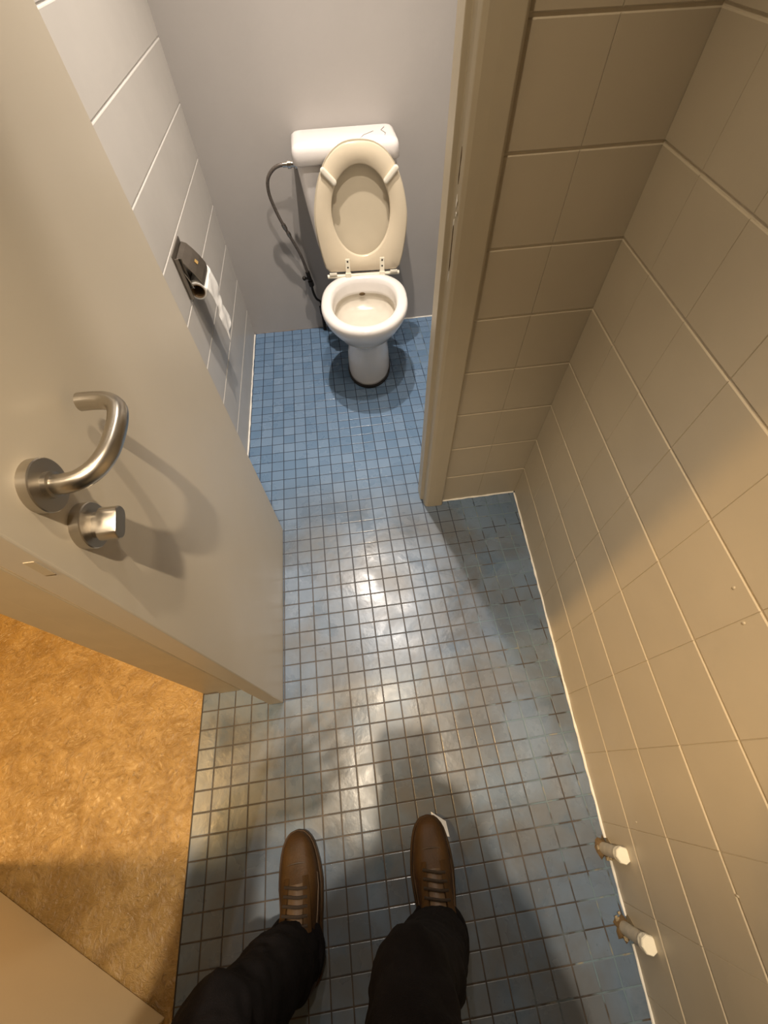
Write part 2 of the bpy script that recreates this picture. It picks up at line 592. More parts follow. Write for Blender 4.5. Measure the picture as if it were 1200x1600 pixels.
# left wall: stall, and the short run behind the open door
WL = slab('wall_left', (X_LEFT, Y_BACK + 0.5, 0), (0, -1, 0), (1, 0, 0), Y_BACK + 0.5 - 1.5, 0, H_CEIL, 1.6, M_SGROUT)
YE = [0.0] + [3.07 * k for k in range(1, 9)]
wall_tiles(WL, (X_LEFT, Y_BACK, 0), (0, -1, 0), (1, 0, 0), YE, [0.02, 2.8] + [2.8 + 3.12 * k for k in range(1, 13)], M_STILE, hg=0.045, vg=0.0, vch=0.0, jit=0.0)
struct(MB().box((X_LEFT - 1.75, -21, 0), (X_LEFT, -13.0, H_CEIL)).box((X_LEFT - 1.75, -13.0, 41.5), (X_LEFT, 1.6, H_CEIL)).build('wall_left_front', M_WTILE))
struct(MB().box((-0.6, Y_BACK, 0), (24, Y_BACK + 1.2, H_CEIL)).build('wall_back', M_BACK))
struct(MB().box((X_STALL_R, Y_PART + 1.25, 0), (X_STALL_R + 1.0, Y_BACK + 0.1, H_CEIL)).build('wall_stall_right', M_STILE))
struct(MB().box((-0.9, Y_FRONT - 1, 0), (21.5, Y_FRONT, H_CEIL)).build('wall_front', M_WTILE))
# corridor walls
struct(MB().box((-37, -36, 0), (-36, 26, H_CEIL)).build('wall_hall_far', M_HALLWALL))
struct(MB().box((-37, 26, 0), (-0.9, 27, H_CEIL)).build('wall_hall_back', M_HALLWALL))
struct(MB().box((-37, -37, 0), (-0.9, -36, H_CEIL)).build('wall_hall_front', M_HALLWALL))
struct(MB().box((-0.98, -36, 0), (-0.88, -21, H_CEIL)).build('wall_hall_right', M_HALLWALL))

# ---- caulk beads
def bead(name, a, b, r, m=M_CAULK, wob=0.02):
    a, b = Vector(a), Vector(b)
    n = max(2, int((b - a).length / 0.5))
    pts = [a + (b - a) * k / n + Vector((random.uniform(-wob, wob), random.uniform(-wob, wob), 0)) for k in range(n + 1)]
    return struct(MB().tube(pts, [r * random.uniform(0.75, 1.2) for _ in pts], 6).build(name, m, smooth=True))
pr = lambda y, off=0.03: Vector((right_x(y), y, 0.02)) + RW_N * off
bead('trim_2', pr(12.8), pr(-8.85), 0.07)
bead('trim_3', pr(-9.7), pr(-11.75), 0.065)
bead('trim_4', pr(-12.7), pr(-20.5), 0.06)
bead('trim_5', (16.55, Y_PART - 0.03, 0.02), (22.4, Y_PART - 0.03, 0.02), 0.065)
bead('trim_6', (X_LEFT + 0.03, 13.2, 0.02), (X_LEFT + 0.03, 37.6, 0.02), 0.075)
bead('trim_7', (17.2, Y_BACK - 0.03, 0.02), (21.5, Y_BACK - 0.03, 0.02), 0.08)
bead('trim_8', (0.95, Y_BACK - 0.02, 0.01), (8.2, Y_BACK - 0.02, 0.01), 0.045, M_DIRTY, 0.04)

# ---- stall doorway frame (right post seen, head and hinge post)
fr = MB()
def post_profile(mirror):
    xs = [(16.52, 12.62), (16.40, 12.50), (15.75, 12.50), (15.32, 12.53), (15.15, 12.62), (15.08, 12.80), (15.08, 13.28), (14.86, 13.32), (14.86, 14.3), (16.52, 14.3)]
    if mirror:
        xs = [(18.4 - x if mirror else x, y) for x, y in xs]
        xs.reverse()
    return xs
pp = post_profile(False)
pp = pp[::-1]
fr.loft([[(x, y, 0.0) for x, y in pp], [(x, y, 41.0) for x, y in pp]])
struct(fr.build('trim_9', M_FRAME, fix=True, bevel=0.03, seg=2))
TF = bpy.data.objects['trim_9']
pl = post_profile(True)
pl = [(x - 0.45, y if y > 12.7 else y + 0.2) for x, y in pl]
struct(MB().loft([[(x, y, 0.0) for x, y in pl], [(x, y, 41.0) for x, y in pl]]).build('trim_10', M_FRAME, fix=True))
struct(MB().box((1.6, 12.55, 40.8), (16.6, 14.3, 42.0)).build('trim_11', M_FRAME, bevel=0.05))
# chipped paint on the post
for (y, z, w, h, dark) in [(12.85, 21.6, .05, .25, 1), (12.85, 21.1, .04, .3, 1), (12.8, 20.3, .07, .22, 0), (12.9, 19.6, .05, .12, 0), (12.86, 19.0, .05, .5, 1), (12.84, 18.2, .05, .6, 1), (12.84, 17.6, .06, .3, 0), (12.7, 19.95, .04, .1, 0)]:
    b = MB()
    x = 15.075
    ring = [(x, y + w * math.cos(a) * random.uniform(.6, 1.2), z + h * math.sin(a) * random.uniform(.6, 1.2)) for a in [2 * math.pi * k / 9 for k in range(9)]]
    b.loft([[(p[0] + .01, p[1], p[2]) for p in ring], [(p[0] - .012, p[1], p[2]) for p in ring]])
    c = b.build('paint_chip', M_CHIPD if dark else M_CAULK, TF, fix=True)

# ---- entrance doorway jamb: stepped lining, left of the open stall door
struct(MB().box((0.02, 0.93, 0), (1.26, 1.75, 41.5)).build('trim_12', M_DOOREDGE, bevel=0.04))
struct(MB().box((-0.97, 1.03, 0), (0.015, 1.75, 41.5)).build('trim_13', M_DOOREDGE, bevel=0.04))
struct(MB().box((-0.97, -13.1, 0), (1.2, -12.35, 41.5)).build('trim_14', M_DOOREDGE, bevel=0.04))
struct(MB().box((-0.97, -12.4, 41.2), (1.2, 1.1, 42)).build('trim_15', M_DOOREDGE, bevel=0.04))

# ------------------------------------------------------------------ doors
# stall door, swung open towards the camera
DX0, DX1, DY0, DY1 = 3.12, 3.95, -0.17, 12.05
D1 = MB().box((DX0, DY0, 0.14), (DX1, DY1, 40.4)).build('door_1', M_DOOR, bevel=0.05, seg=3)
struct(D1)
D1['label'] = 'cream stall door standing open, with steel lever handle and thumb turn'
MB().box((3.58, DY0 - 0.012, 19.38), (3.79, DY0 + 0.05, 19.96)).build('latch_plate', M_DOOREDGE, D1)
HY, HZ = 1.12, 20.62
lv = MB().lathe((DX1, HY, HZ), (1, 0, 0), [(-0.02, .53), (.0, .55), (.19, .55), (.21, .53), (.21, .0)], 40).build('handle_rosette', M_STEEL, D1, smooth=True, angle=30)
path = [(DX1 + .1, HY, HZ), (DX1 + .55, HY, HZ), (DX1 + .82, HY + .08, HZ + .005), (DX1 + 1.06, HY + .32, HZ + .02), (DX1 + 1.19, HY + .70, HZ + .03), (DX1 + 1.22, HY + 1.15, HZ + .04), (DX1 + 1.20, HY + 1.62, HZ + .06), (DX1 + 1.10, HY + 1.98, HZ + .07), (DX1 + .86, HY + 2.20, HZ + .08), (DX1 + .55, HY + 2.26, HZ + .08), (DX1 + .24, HY + 2.27, HZ + .08)]
MB().tube(spline(path, 6), 0.205, 20).build('handle_lever', M_STEEL, D1, smooth=True, angle=60)
MB().lathe((DX1 + .19, HY, HZ), (1, 0, 0), [(0, .27), (.12, .27), (.13, .2)], 24).build('handle_collar', M_STEEL, D1, smooth=True)
LY, LZ = 1.05, 19.2
MB().lathe((DX1, LY, LZ), (1, 0, 0), [(-0.02, .51), (.0, .53), (.21, .53), (.23, .51), (.23, .0)], 40).build('lock_rosette', M_STEEL, D1, smooth=True, angle=30)
kn = MB()
da = Vector((0, .95, .31)).normalized(); db = Vector((0, -.31, .95))
def oval(dep, k):
    out = []
    for t in range(24):
        a = 2 * math.pi * t / 24
        cx = (.19 if math.cos(a) > 0 else -.19) + .19 * math.cos(a)
        out.append(Vector((DX1 + dep, LY, LZ)) + da * cx * k + db * .19 * math.sin(a) * k)
    return out
kn.loft([oval(.2, .8), oval(.34, .8), oval(.36, 1.0), oval(.76, 1.0), oval(.78, .95)])
kn.build('thumb_turn', M_STEEL, D1, smooth=True, fix=True, angle=30)
for z in (4.5, 36):
    MB().lathe((DX0 + .1, DY1 + .05, z), (0, 0, 1), [(0, .15), (1.8, .15)], 14).build('hinge', M_STEEL, D1, smooth=True)
# entrance door leaf, swung out into the corridor
ld = Vector((-0.857, 0.515, 0)); ln = Vector((0.515, 0.857, 0))
D2 = MB().obox(Vector((-1.30, -12.22, 0.05)), ld * 13.0, -ln * 0.8, (0, 0, 40.5)).build('door_2', M_LEAF, bevel=0.05)
struct(D2)
D2['label'] = 'pale entrance door leaf opened out over the ochre corridor floor'
c0 = Vector((-1.30, -12.22, 20.8)) + ld * 11.9
MB().lathe(c0, ln, [(-.02, .5), (.15, .5), (.18, .4)], 28).build('handle_rosette', M_STEEL, D2, smooth=True)
MB().tube(spline([c0, c0 + ln * .8, c0 + ln * 1.1 - ld * .4, c0 + ln * 1.1 - ld * 1.8, c0 + ln * .9 - ld * 2.2, c0 + ln * .3 - ld * 2.3], 5), .2, 14).build('handle_lever', M_STEEL, D2, smooth=True)

# ------------------------------------------------------------------ toilet
T = thing('toilet', (12.6, 30.0, 0), 'white toilet with raised yellowed seat and low cistern against grey back wall', 'toilet')
PIV = Vector((12.95, 32.3, 0)); ca, sa = math.cos(math.radians(-6)), math.sin(math.radians(-6))
def rot(x, y, z):
    return Vector((PIV.x + x * ca - y * sa, PIV.y + x * sa + y * ca, z))
NR = 56
def egg(a, f, b, z, nb=2.6, nf=2.05):
    """plan ring: half width a, front y f, back y b"""
    yc = f + (b - f) * 0.52
    r = []
    for k in range(NR):
        t = 2 * math.pi * k / NR
        c, s = math.cos(t), math.sin(t)
        e = nb if s > 0 else nf
        x = a * math.copysign(abs(c) ** (2 / e), c)
        y = (b - yc if s > 0 else yc - f) * math.copysign(abs(s) ** (2 / e), s)
        r.append(rot(x, yc + y, z))
    return r
outer = [egg(*q) for q in [(2.02, -5.15, .9, .12), (2.04, -5.18, .9, .5), (2.03, -5.2, .9, 1.3), (1.95, -5.3, .9, 2.2), (1.73, -5.4, .9, 3.2), (1.57, -5.5, .8, 4.0),
         (1.53, -5.6, .75, 4.45), (1.72, -6.0, .7, 4.8), (2.2, -6.6, .6, 5.2), (2.75, -7.2, .5, 5.8), (3.15, -7.75, .4, 6.4), (3.45, -8.15, .35, 7.0), (3.58, -8.33, .3, 7.4), (3.62, -8.4, .3, 7.7),
         (3.57, -8.35, .26, 7.93), (3.42, -8.2, .15, 8.04), (3.08, -7.88, -.15, 8.08), (2.86, -7.66, -.38, 8.06), (2.72, -7.52, -.52, 7.94), (2.64, -7.42, -.6, 7.6), (2.58, -7.32, -.68, 7.0), (2.58, -7.30, -.7, 6.80), (2.62, -7.34, -.66, 6.74)]]
MB().loft(outer, cap0=True, cap1=False).build('bowl', M_CERAMIC, T, smooth='full')
inner = [egg(*q) for q in [(2.62, -7.34, -.66, 6.74), (2.84, -7.6, -.5, 6.68), (2.78, -7.5, -.6, 6.2), (2.5, -7.2, -.9, 5.75), (2.15, -6.8, -1.3, 5.5), (1.6, -6.2, -1.8, 5.35), (.9, -5.4, -2.4, 5.3)]]
MB().loft(inner, cap0=False, cap1=True).build('bowl_basin', M_BOWLIN, T, smooth='full')['label'] = 'yellowed inside of the bowl'
MB().loft([egg(2.12, -5.34, 1.0, 0.0), egg(2.12, -5.34, 1.0, .19), egg(2.0, -5.15, .9, .22)]).build('base_seal', M_BLACK, T, smooth=True)
MB().ball(rot(-.25, -.72, 6.72), .2, 10, 6, (1.4, .3, .7)).build('rust_stain', M_CHIPD, T, smooth=True)

# cistern
def rrect(x0, x1, y0, y1, r, z, n=6):
    out = []
    for cx, cy, a0 in [(x1 - r, y1 - r, 0), (x0 + r, y1 - r, 90), (x0 + r, y0 + r, 180), (x1 - r, y0 + r, 270)]:
        for k in range(n + 1):
            a = math.radians(a0 + 90 * k / n)
            out.append((cx + r * math.cos(a), cy + r * math.sin(a), z))
    return out
ci = MB().loft([rrect(9.7, 14.95, 35.0, 37.6, .3, 8.72), rrect(9.4, 15.25, 34.75, 37.75, .45, 9.0), rrect(9.25, 15.4, 34.6, 37.75, .5, 9.6), rrect(8.85, 15.85, 34.35, 37.75, .5, 12.5), rrect(8.55, 16.15, 34.2, 37.75, .5, 15.3), rrect(8.55, 16.15, 34.2, 37.75, .5, 15.45)])
CI = ci.build('cistern', M_PLASTIC, T, smooth=True, angle=50)
MB().loft([rrect(8.36, 16.32, 33.98, 37.78, .5, 15.36), rrect(8.3, 16.38, 33.92, 37.78, .55, 15.42), rrect(8.34, 16.34, 33.95, 37.78, .55, 16.1), rrect(8.42, 16.26, 34.03, 37.74, .5, 16.36), rrect(8.62, 16.06, 34.2, 37.6, .45, 16.5), rrect(8.95, 15.75, 34.5, 37.4, .4, 16.55)]).build('cistern_lid', M_PLASTIC, CI, smooth='full')

for pts in ([(13.3, 34.3, 16.52), (13.8, 35.2, 16.56), (14.6, 35.9, 16.56)], [(15.3, 34.6, 16.52), (15.45, 35.3, 16.56), (15.2, 36.0, 16.57), (15.5, 36.6, 16.57)]):
    MB().tube(pts, .022, 5).build('crack', M_DIRTY, CI)

# raised seat and lid, leaning back on the cistern
HB = Vector((12.93, 32.15, 8.42)); ST = Vector((13.22, 33.3, 16.68)); sdir = (ST - HB).normalized(); sx = Vector((1, 0, 0)); sx = (sx - sdir * sx.dot(sdir)).normalized()
sn = sx.cross(sdir)                      # towards the room
if sn.y > 0:
    sn = -sn
def S(x, h, d):
    return HB + sx * x + sdir * h - sn * d
half = [(0, 8.42), (.7, 8.38), (1.35, 8.2), (2.0, 7.8), (2.6, 7.15), (3.1, 6.25), (3.45, 5.2), (3.66, 4.1), (3.68, 3.2), (3.58, 2.2), (3.42, 1.25), (3.24, .5), (3.1, .16), (2.85, .02), (2.4, 0), (1.2, 0), (0, 0)]
hp = spline([(x, h, 0) for x, h in half], 6)
poly = [(p.x, p.y) for p in hp] + [(-p.x, p.y) for p in reversed(hp[1:-1])]
HC = 4.1
def outline(n=72, grow=0.0):
    out = []
    for k in range(n):
        t = 2 * math.pi * k / n
        dx, dy = math.cos(t), math.sin(t)
        best = None
        for (ax, ay), (bx, by) in zip(poly, poly[1:] + poly[:1]):
            ay_, by_ = ay - HC, by - HC
            den = dx * (by_ - ay_) - dy * (bx - ax)
            if abs(den) < 1e-9:
                continue
            s = (ax * (by_ - ay_) - ay_ * (bx - ax)) / den
            w = (ax * dy - ay_ * dx) / den
            if s > 0 and -1e-6 <= w <= 1 + 1e-6:
                best = s if best is None else max(best, s)
        out.append((dx * (best + grow), HC + dy * (best + grow)))
    return out
def hole(n=72, g=0.0):
    return [((2.33 + g) * math.cos(2 * math.pi * k / n), HC + .06 + (2.99 + g) * math.sin(2 * math.pi * k / n)) for k in range(n)]
def blend(a, b, t):
    return [(p[0] + (q[0] - p[0]) * t, p[1] + (q[1] - p[1]) * t) for p, q in zip(a, b)]
O, Hh = outline(), hole()
sect = [(blend(O, Hh, 0.0), .20), (blend(O, Hh, 0.01), .06), (blend(O, Hh, .05), .0), (blend(O, Hh, .5), -.02), (blend(O, Hh, .93), .02), (blend(O, Hh, .99), .10), (Hh, .26), (blend(O, Hh, .5), .26)]
SEAT = MB().loft([[S(x, h, d) for x, h in r] for r, d in sect], loop=True).build('seat', M_SEAT, T, smooth=True, fix=True, angle=60)
O2 = outline(grow=.07)
lid_r = [(O2, .30), (O2, .48), (blend(O2, [(0, HC)] * 72, .12), .84), (blend(O2, [(0, HC)] * 72, .97), .90)]
lid_i = [(O2, .30), (blend(O2, [(0, HC)] * 72, .035), .29), (blend(O2, [(0, HC)] * 72, .10), .62), (blend(O2, [(0, HC)] * 72, .3), .78), (blend(O2, [(0, HC)] * 72, .97), .82)]
def lidpts(r, d):
    out = []
    for x, h in r:
        dd = d
        if d > .5:                                  # shallower towards the top where it meets the cistern
            dd = .30 + (d - .30) * (1 - .5 * (max(h, 0) / 8.6) ** 2)
        out.append(S(x, h, dd))
    return out
MB().loft([lidpts(r, d) for r, d in reversed(lid_r)] + [lidpts(r, d) for r, d in lid_i[1:]]).build('seat_lid', M_SEATLID, T, smooth=True, fix=True, angle=50)
for sgn in (-1, 1):
    a = Vector((sgn * 2.72, 6.86)); b = Vector((sgn * 1.98, 6.16))
    ax = (b - a).normalized(); pp2 = Vector((-ax.y, ax.x))
    def capsule(r, dep, L=1.0):
        out = []
        for k in range(20):
            t = 2 * math.pi * k / 20
            e = b if math.cos(t) > 0 else a
            q = e + ax * r * math.cos(t) + pp2 * r * math.sin(t)
            out.append(S(q.x, q.y, dep))
        return out
    MB().loft([capsule(.20, .0), capsule(.20, -.16), capsule(.15, -.21), capsule(.05, -.22)]).build('bumper', M_BUMPER, SEAT, smooth=True, fix=True)
    hx = -1.35 if sgn < 0 else 1.62
    hg = MB()
    hg.obox(S(hx - .2, -.35, .02), sx * .4, sdir * 1.35, sn * .08)
    hg.obox(S(hx - .24, -.62, .12), sx * .48, sdir * .55, sn * .26)
    HG = hg.build('hinge', M_CAP, SEAT, bevel=.04)
    for hh in (.35, .80):
        MB().lathe(S(hx, hh, -.05), sn, [(0, .075), (.03, .07), (.035, .0)], 12).build('screw', M_BLACK, HG, smooth=True)
    MB().obox(S(hx - .2, -.85, .10), sx * .4, sdir * .28, sn * .2).build('hinge_foot', M_STEELD, SEAT, bevel=.03)
MB().tube([S(-3.15, -.38, .18), S(3.15, -.30, .18)], .17, 16).build('hinge_bar', M_CAP, SEAT, smooth=True, angle=60)
for x in (-2.65, 2.65):
    MB().obox(S(x - .32, -.22, .05), sx * .64, sdir * .2, sn * .14).build('hinge_clip', M_BUMPER, SEAT, bevel=.03)

# water hose and valves
Hs = thing('water_hose', (8.63, 37.25, 0), 'grey braided water hose looping from cistern down to valves by the wall', 'hose')
hp_ = [(7.55, 35.8, 15.02), (7.15, 35.8, 15.0), (6.57, 35.9, 14.72), (6.05, 36.0, 14.1), (5.90, 36.2, 13.1), (6.12, 36.4, 11.9), (6.42, 36.5, 10.9), (6.92, 36.7, 9.55), (7.48, 36.9, 8.0), (7.84, 37.0, 6.3)]
MB().tube(spline(hp_, 7), .135, 12).build('hose', M_HOSE, Hs, smooth=True)
MB().lathe((8.53, 35.8, 15.02), (-1, 0, 0), [(0, .34), (.12, .34), (.16, .2), (.45, .2), (.47, .27), (.72, .27), (.74, .17), (1.1, .17)], 12).build('inlet_fitting', M_CHROME, Hs, smooth=True)
MB().tube([(6.48, 36.52, 10.75), (6.62, 36.58, 10.35)], .19, 10).tube([(6.75, 36.62, 10.05), (6.85, 36.66, 9.75)], .18, 10).build('hose_ferrule', M_STEELD, Hs, smooth=True)
MB().tube([(7.82, 37.0, 6.4), (7.95, 37.05, 5.6)], .21, 10).tube([(7.95, 37.05, 5.5), (8.02, 37.1, 5.0)], .26, 8).tube([(7.9, 37.05, 5.75), (7.45, 36.8, 5.9)], .11, 8).ball((7.42, 36.78, 5.92), .2, 10, 7).build('stop_valve', M_IRON, Hs, smooth=True)
MB().tube(spline([(8.0, 37.1, 5.1), (8.05, 37.15, 4.3), (8.25, 37.2, 3.6), (8.62, 37.25, 3.2), (8.66, 37.25, 2.6)], 5), .12, 8).build('supply_pipe', M_IRON, Hs, smooth=True)
MB().tube([(8.66, 37.25, 2.7), (8.66, 37.25, 1.9)], .26, 8).tube([(8.66, 37.25, 2.0), (8.63, 37.25, 0.0)], .17, 8).build('floor_valve', M_IRON, Hs, smooth=True)

# ------------------------------------------------------------------ toilet paper holder and roll
Hd = thing('toilet_paper_holder', (0.87, 23.8, 12.4), 'dark steel toilet paper holder with a cover flap on the pale tiled wall', 'paper holder')
MB().box((.87, 22.62, 12.45), (.95, 25.2, 15.1)).build('back_plate', M_STEELD, Hd, bevel=.03)
MB().box((.94, 22.66, 12.45), (1.18, 22.74, 14.9)).build('side_rib', M_STEELD, Hd, bevel=.02)
MB().box((.94, 22.92, 13.0), (1.3, 22.99, 14.8)).build('side_rib', M_STEELD, Hd, bevel=.02)
fl = []
for (x, z, y0, y1) in [(1.0, 14.80, 22.95, 25.15), (1.22, 14.62, 22.95, 25.3), (1.5, 14.25, 22.95, 25.3), (1.75, 13.85, 22.93, 25.3), (1.95, 13.4, 22.93, 25.3), (2.0, 13.2, 22.95, 25.15), (1.98, 13.02, 23.05, 24.9)]:
    fl.append([(x, y0, z), (x, y1, z), (x - .06, y1, z - .05), (x - .06, y0, z - .05)])
FL = MB().loft(fl).build('cover_flap', M_STEELD, Hd, fix=True)
eb = MB().obox(Vector((1.64, 24.05, 14.06)), (0, .34, 0), (.13, 0, -.2), (.012, 0, .01)).build('emblem', M_GOLD, FL, fix=True)
eb['label'] = 'small gold emblem'
MB().tube(spline([(.95, 22.85, 14.3), (1.1, 22.8, 14.1), (1.3, 22.8, 13.5), (1.36, 22.84, 13.1), (1.36, 23.2, 13.02), (1.36, 25.3, 13.02)], 5), .035, 8).build('roll_arm', M_STEEL, Hd, smooth=True)
TR = thing('toilet_roll', (1.49, 24.2, 8.7), 'nearly finished white toilet roll with a long sheet hanging down', 'toilet roll')
def ringt(y, r):
    return [(1.49 + r * math.cos(t), y, 12.79 + r * math.sin(t)) for t in [2 * math.pi * k / 28 for k in range(28)]]
MB().loft([ringt(22.95, .40), ringt(22.93, .50), ringt(22.97, .55), ringt(25.5, .55), ringt(25.53, .52), ringt(25.5, .40)], loop=True).build('paper_roll', M_PAPER, TR, smooth=True, fix=True)
MB().loft([ringt(22.92, .39), ringt(22.92, .42), ringt(25.52, .42), ringt(25.52, .39)], loop=True).build('cardboard_core', M_CARD, TR, smooth=True, fix=True)
sh = []
random.seed(3)
NS = 22
for i in range(NS + 1):
    t = i / NS
    z = 12.93 - t * 4.13
    y0 = 22.97 + min(.55, t * 1.6) + .12 * math.sin(t * 17) * t
    y1 = 25.5 + .28 * t - .04 * math.sin(t * 13)
    if t > .9:
        y1 -= (t - .9) * 2.5
    row = []
    for j in range(10):
        s = j / 9
        x = 2.07 + .07 * math.sin(6 * s + 8 * t) * min(1, 4 * t) + (.10 * math.exp(-((t - .42) / .06) ** 2) + .08 * math.exp(-((t - .62) / .04) ** 2)) * math.cos(s * 4)
        if t < .12:
            x -= (0.12 - t) * .5
        row.append((x, y0 + (y1 - y0) * s, z + .06 * math.sin(s * 9 + t * 5) * t))
    sh.append(row)
hs = MB().loft(sh, False, False, closed=False).build('hanging_sheet', M_PAPER, TR, smooth=True)
sm = hs.modifiers.new('thick', 'SOLIDIFY'); sm.thickness = 0.0009

# ------------------------------------------------------------------ capped pipe stubs by the right wall
def stub(pos, h, lab):
    t = thing('pipe_stub', pos, lab, 'pipe', 'capped pipe stubs by the right wall')
    p = Vector(pos)
    MB().lathe(p, (0, 0, 1), [(0, .27), (h - .3, .27)], 20).build('pipe', M_PIPE, t, smooth=True)
    MB().lathe(p + Vector((0, 0, h - .45)), (0, 0, 1), [(0, .31), (.12, .33), (.2, .30)], 20).build('collar', M_CAP, t, smooth=True)
    MB().lathe(p + Vector((0, 0, h - .25)), (0, 0, 1), [(0, .30), (.03, .345), (.2, .345), (.25, .31), (.255, 0)], 8).build('cap', M_CAP, t)
    # broken plaster round the foot
    b = MB()
    rim = [p + Vector((.44 * math.cos(a) * random.uniform(.65, 1.25), .46 * math.sin(a) * random.uniform(.65, 1.5), 0)) for a in [2 * math.pi * k / 17 for k in range(17)]]
    rim = [Vector((min(q.x, right_x(q.y) - .02), q.y, q.z)) for q in rim]
    b.loft([rim, [p + (q - p) * .85 + Vector((0, 0, .03 + random.random() * .07)) for q in rim], [p + (q - p) * .62 + Vector((0, 0, .10)) for q in rim]])
    b.build('plaster_crumb', M_CHIPD, t, smooth=True)
    for k in range(5):
        a = random.uniform(1.2, 5.0)
        c = p + Vector((.36 * math.cos(a), .48 * math.sin(a), .03))
        e = [Vector((random.uniform(-.11, .11), random.uniform(-.11, .11), random.uniform(0, .09))) for _ in range(3)]
        MB().obox(c, Vector((random.uniform(.06, .16), random.uniform(-.05, .05), 0)), Vector((random.uniform(-.05, .05), random.uniform(.08, .22), .02)), Vector((0, .02, random.uniform(.05, .12)))).build('plaster_chip', M_CHIP, t)
    # bare plaster behind the pipe where the wall tile is broken away
    wq = Vector((right_x(p.y), p.y, 0)) + RW_N * .012
    out = [wq + RW_D * (random.uniform(.30, .55) * math.cos(a)) + Vector((0, 0, .02 + .75 * random.uniform(.6, 1.1) * math.sin(a))) for a in [math.pi * k / 9 for k in range(10)]]
    MB().loft([[q - RW_N * .03 for q in out], [q + RW_N * .012 for q in out]]).build('broken_edge', M_CHIP, t, fix=True)
stub((20.18, -9.25, 0), 2.15, 'capped cream pipe stub by the right wall, farther from the camera holder')
stub((19.90, -12.15, 0), 2.3, 'capped cream pipe stub by the right wall, nearest the bottom of the photo')
# knocks in the wall paint
for s, z in [(15.2, 14.6), (22.3, 9.25), (20.9, 3.9), (14.2, 14.9)]:
    c = RW_O + RW_D * s + Vector((0, 0, z)) + RW_N * .01
    MB().ball(c, .045, 8, 5, (.35, 1.0, 1.6)).build('paint_chip', M_WGROUT, WR, smooth=True)

# ------------------------------------------------------------------ person: shoes, trousers, body
P = thing('person', (7.6, -11.5, 0), 'person in black trousers and brown lace-up shoes, standing on the tiles and looking down', 'person')

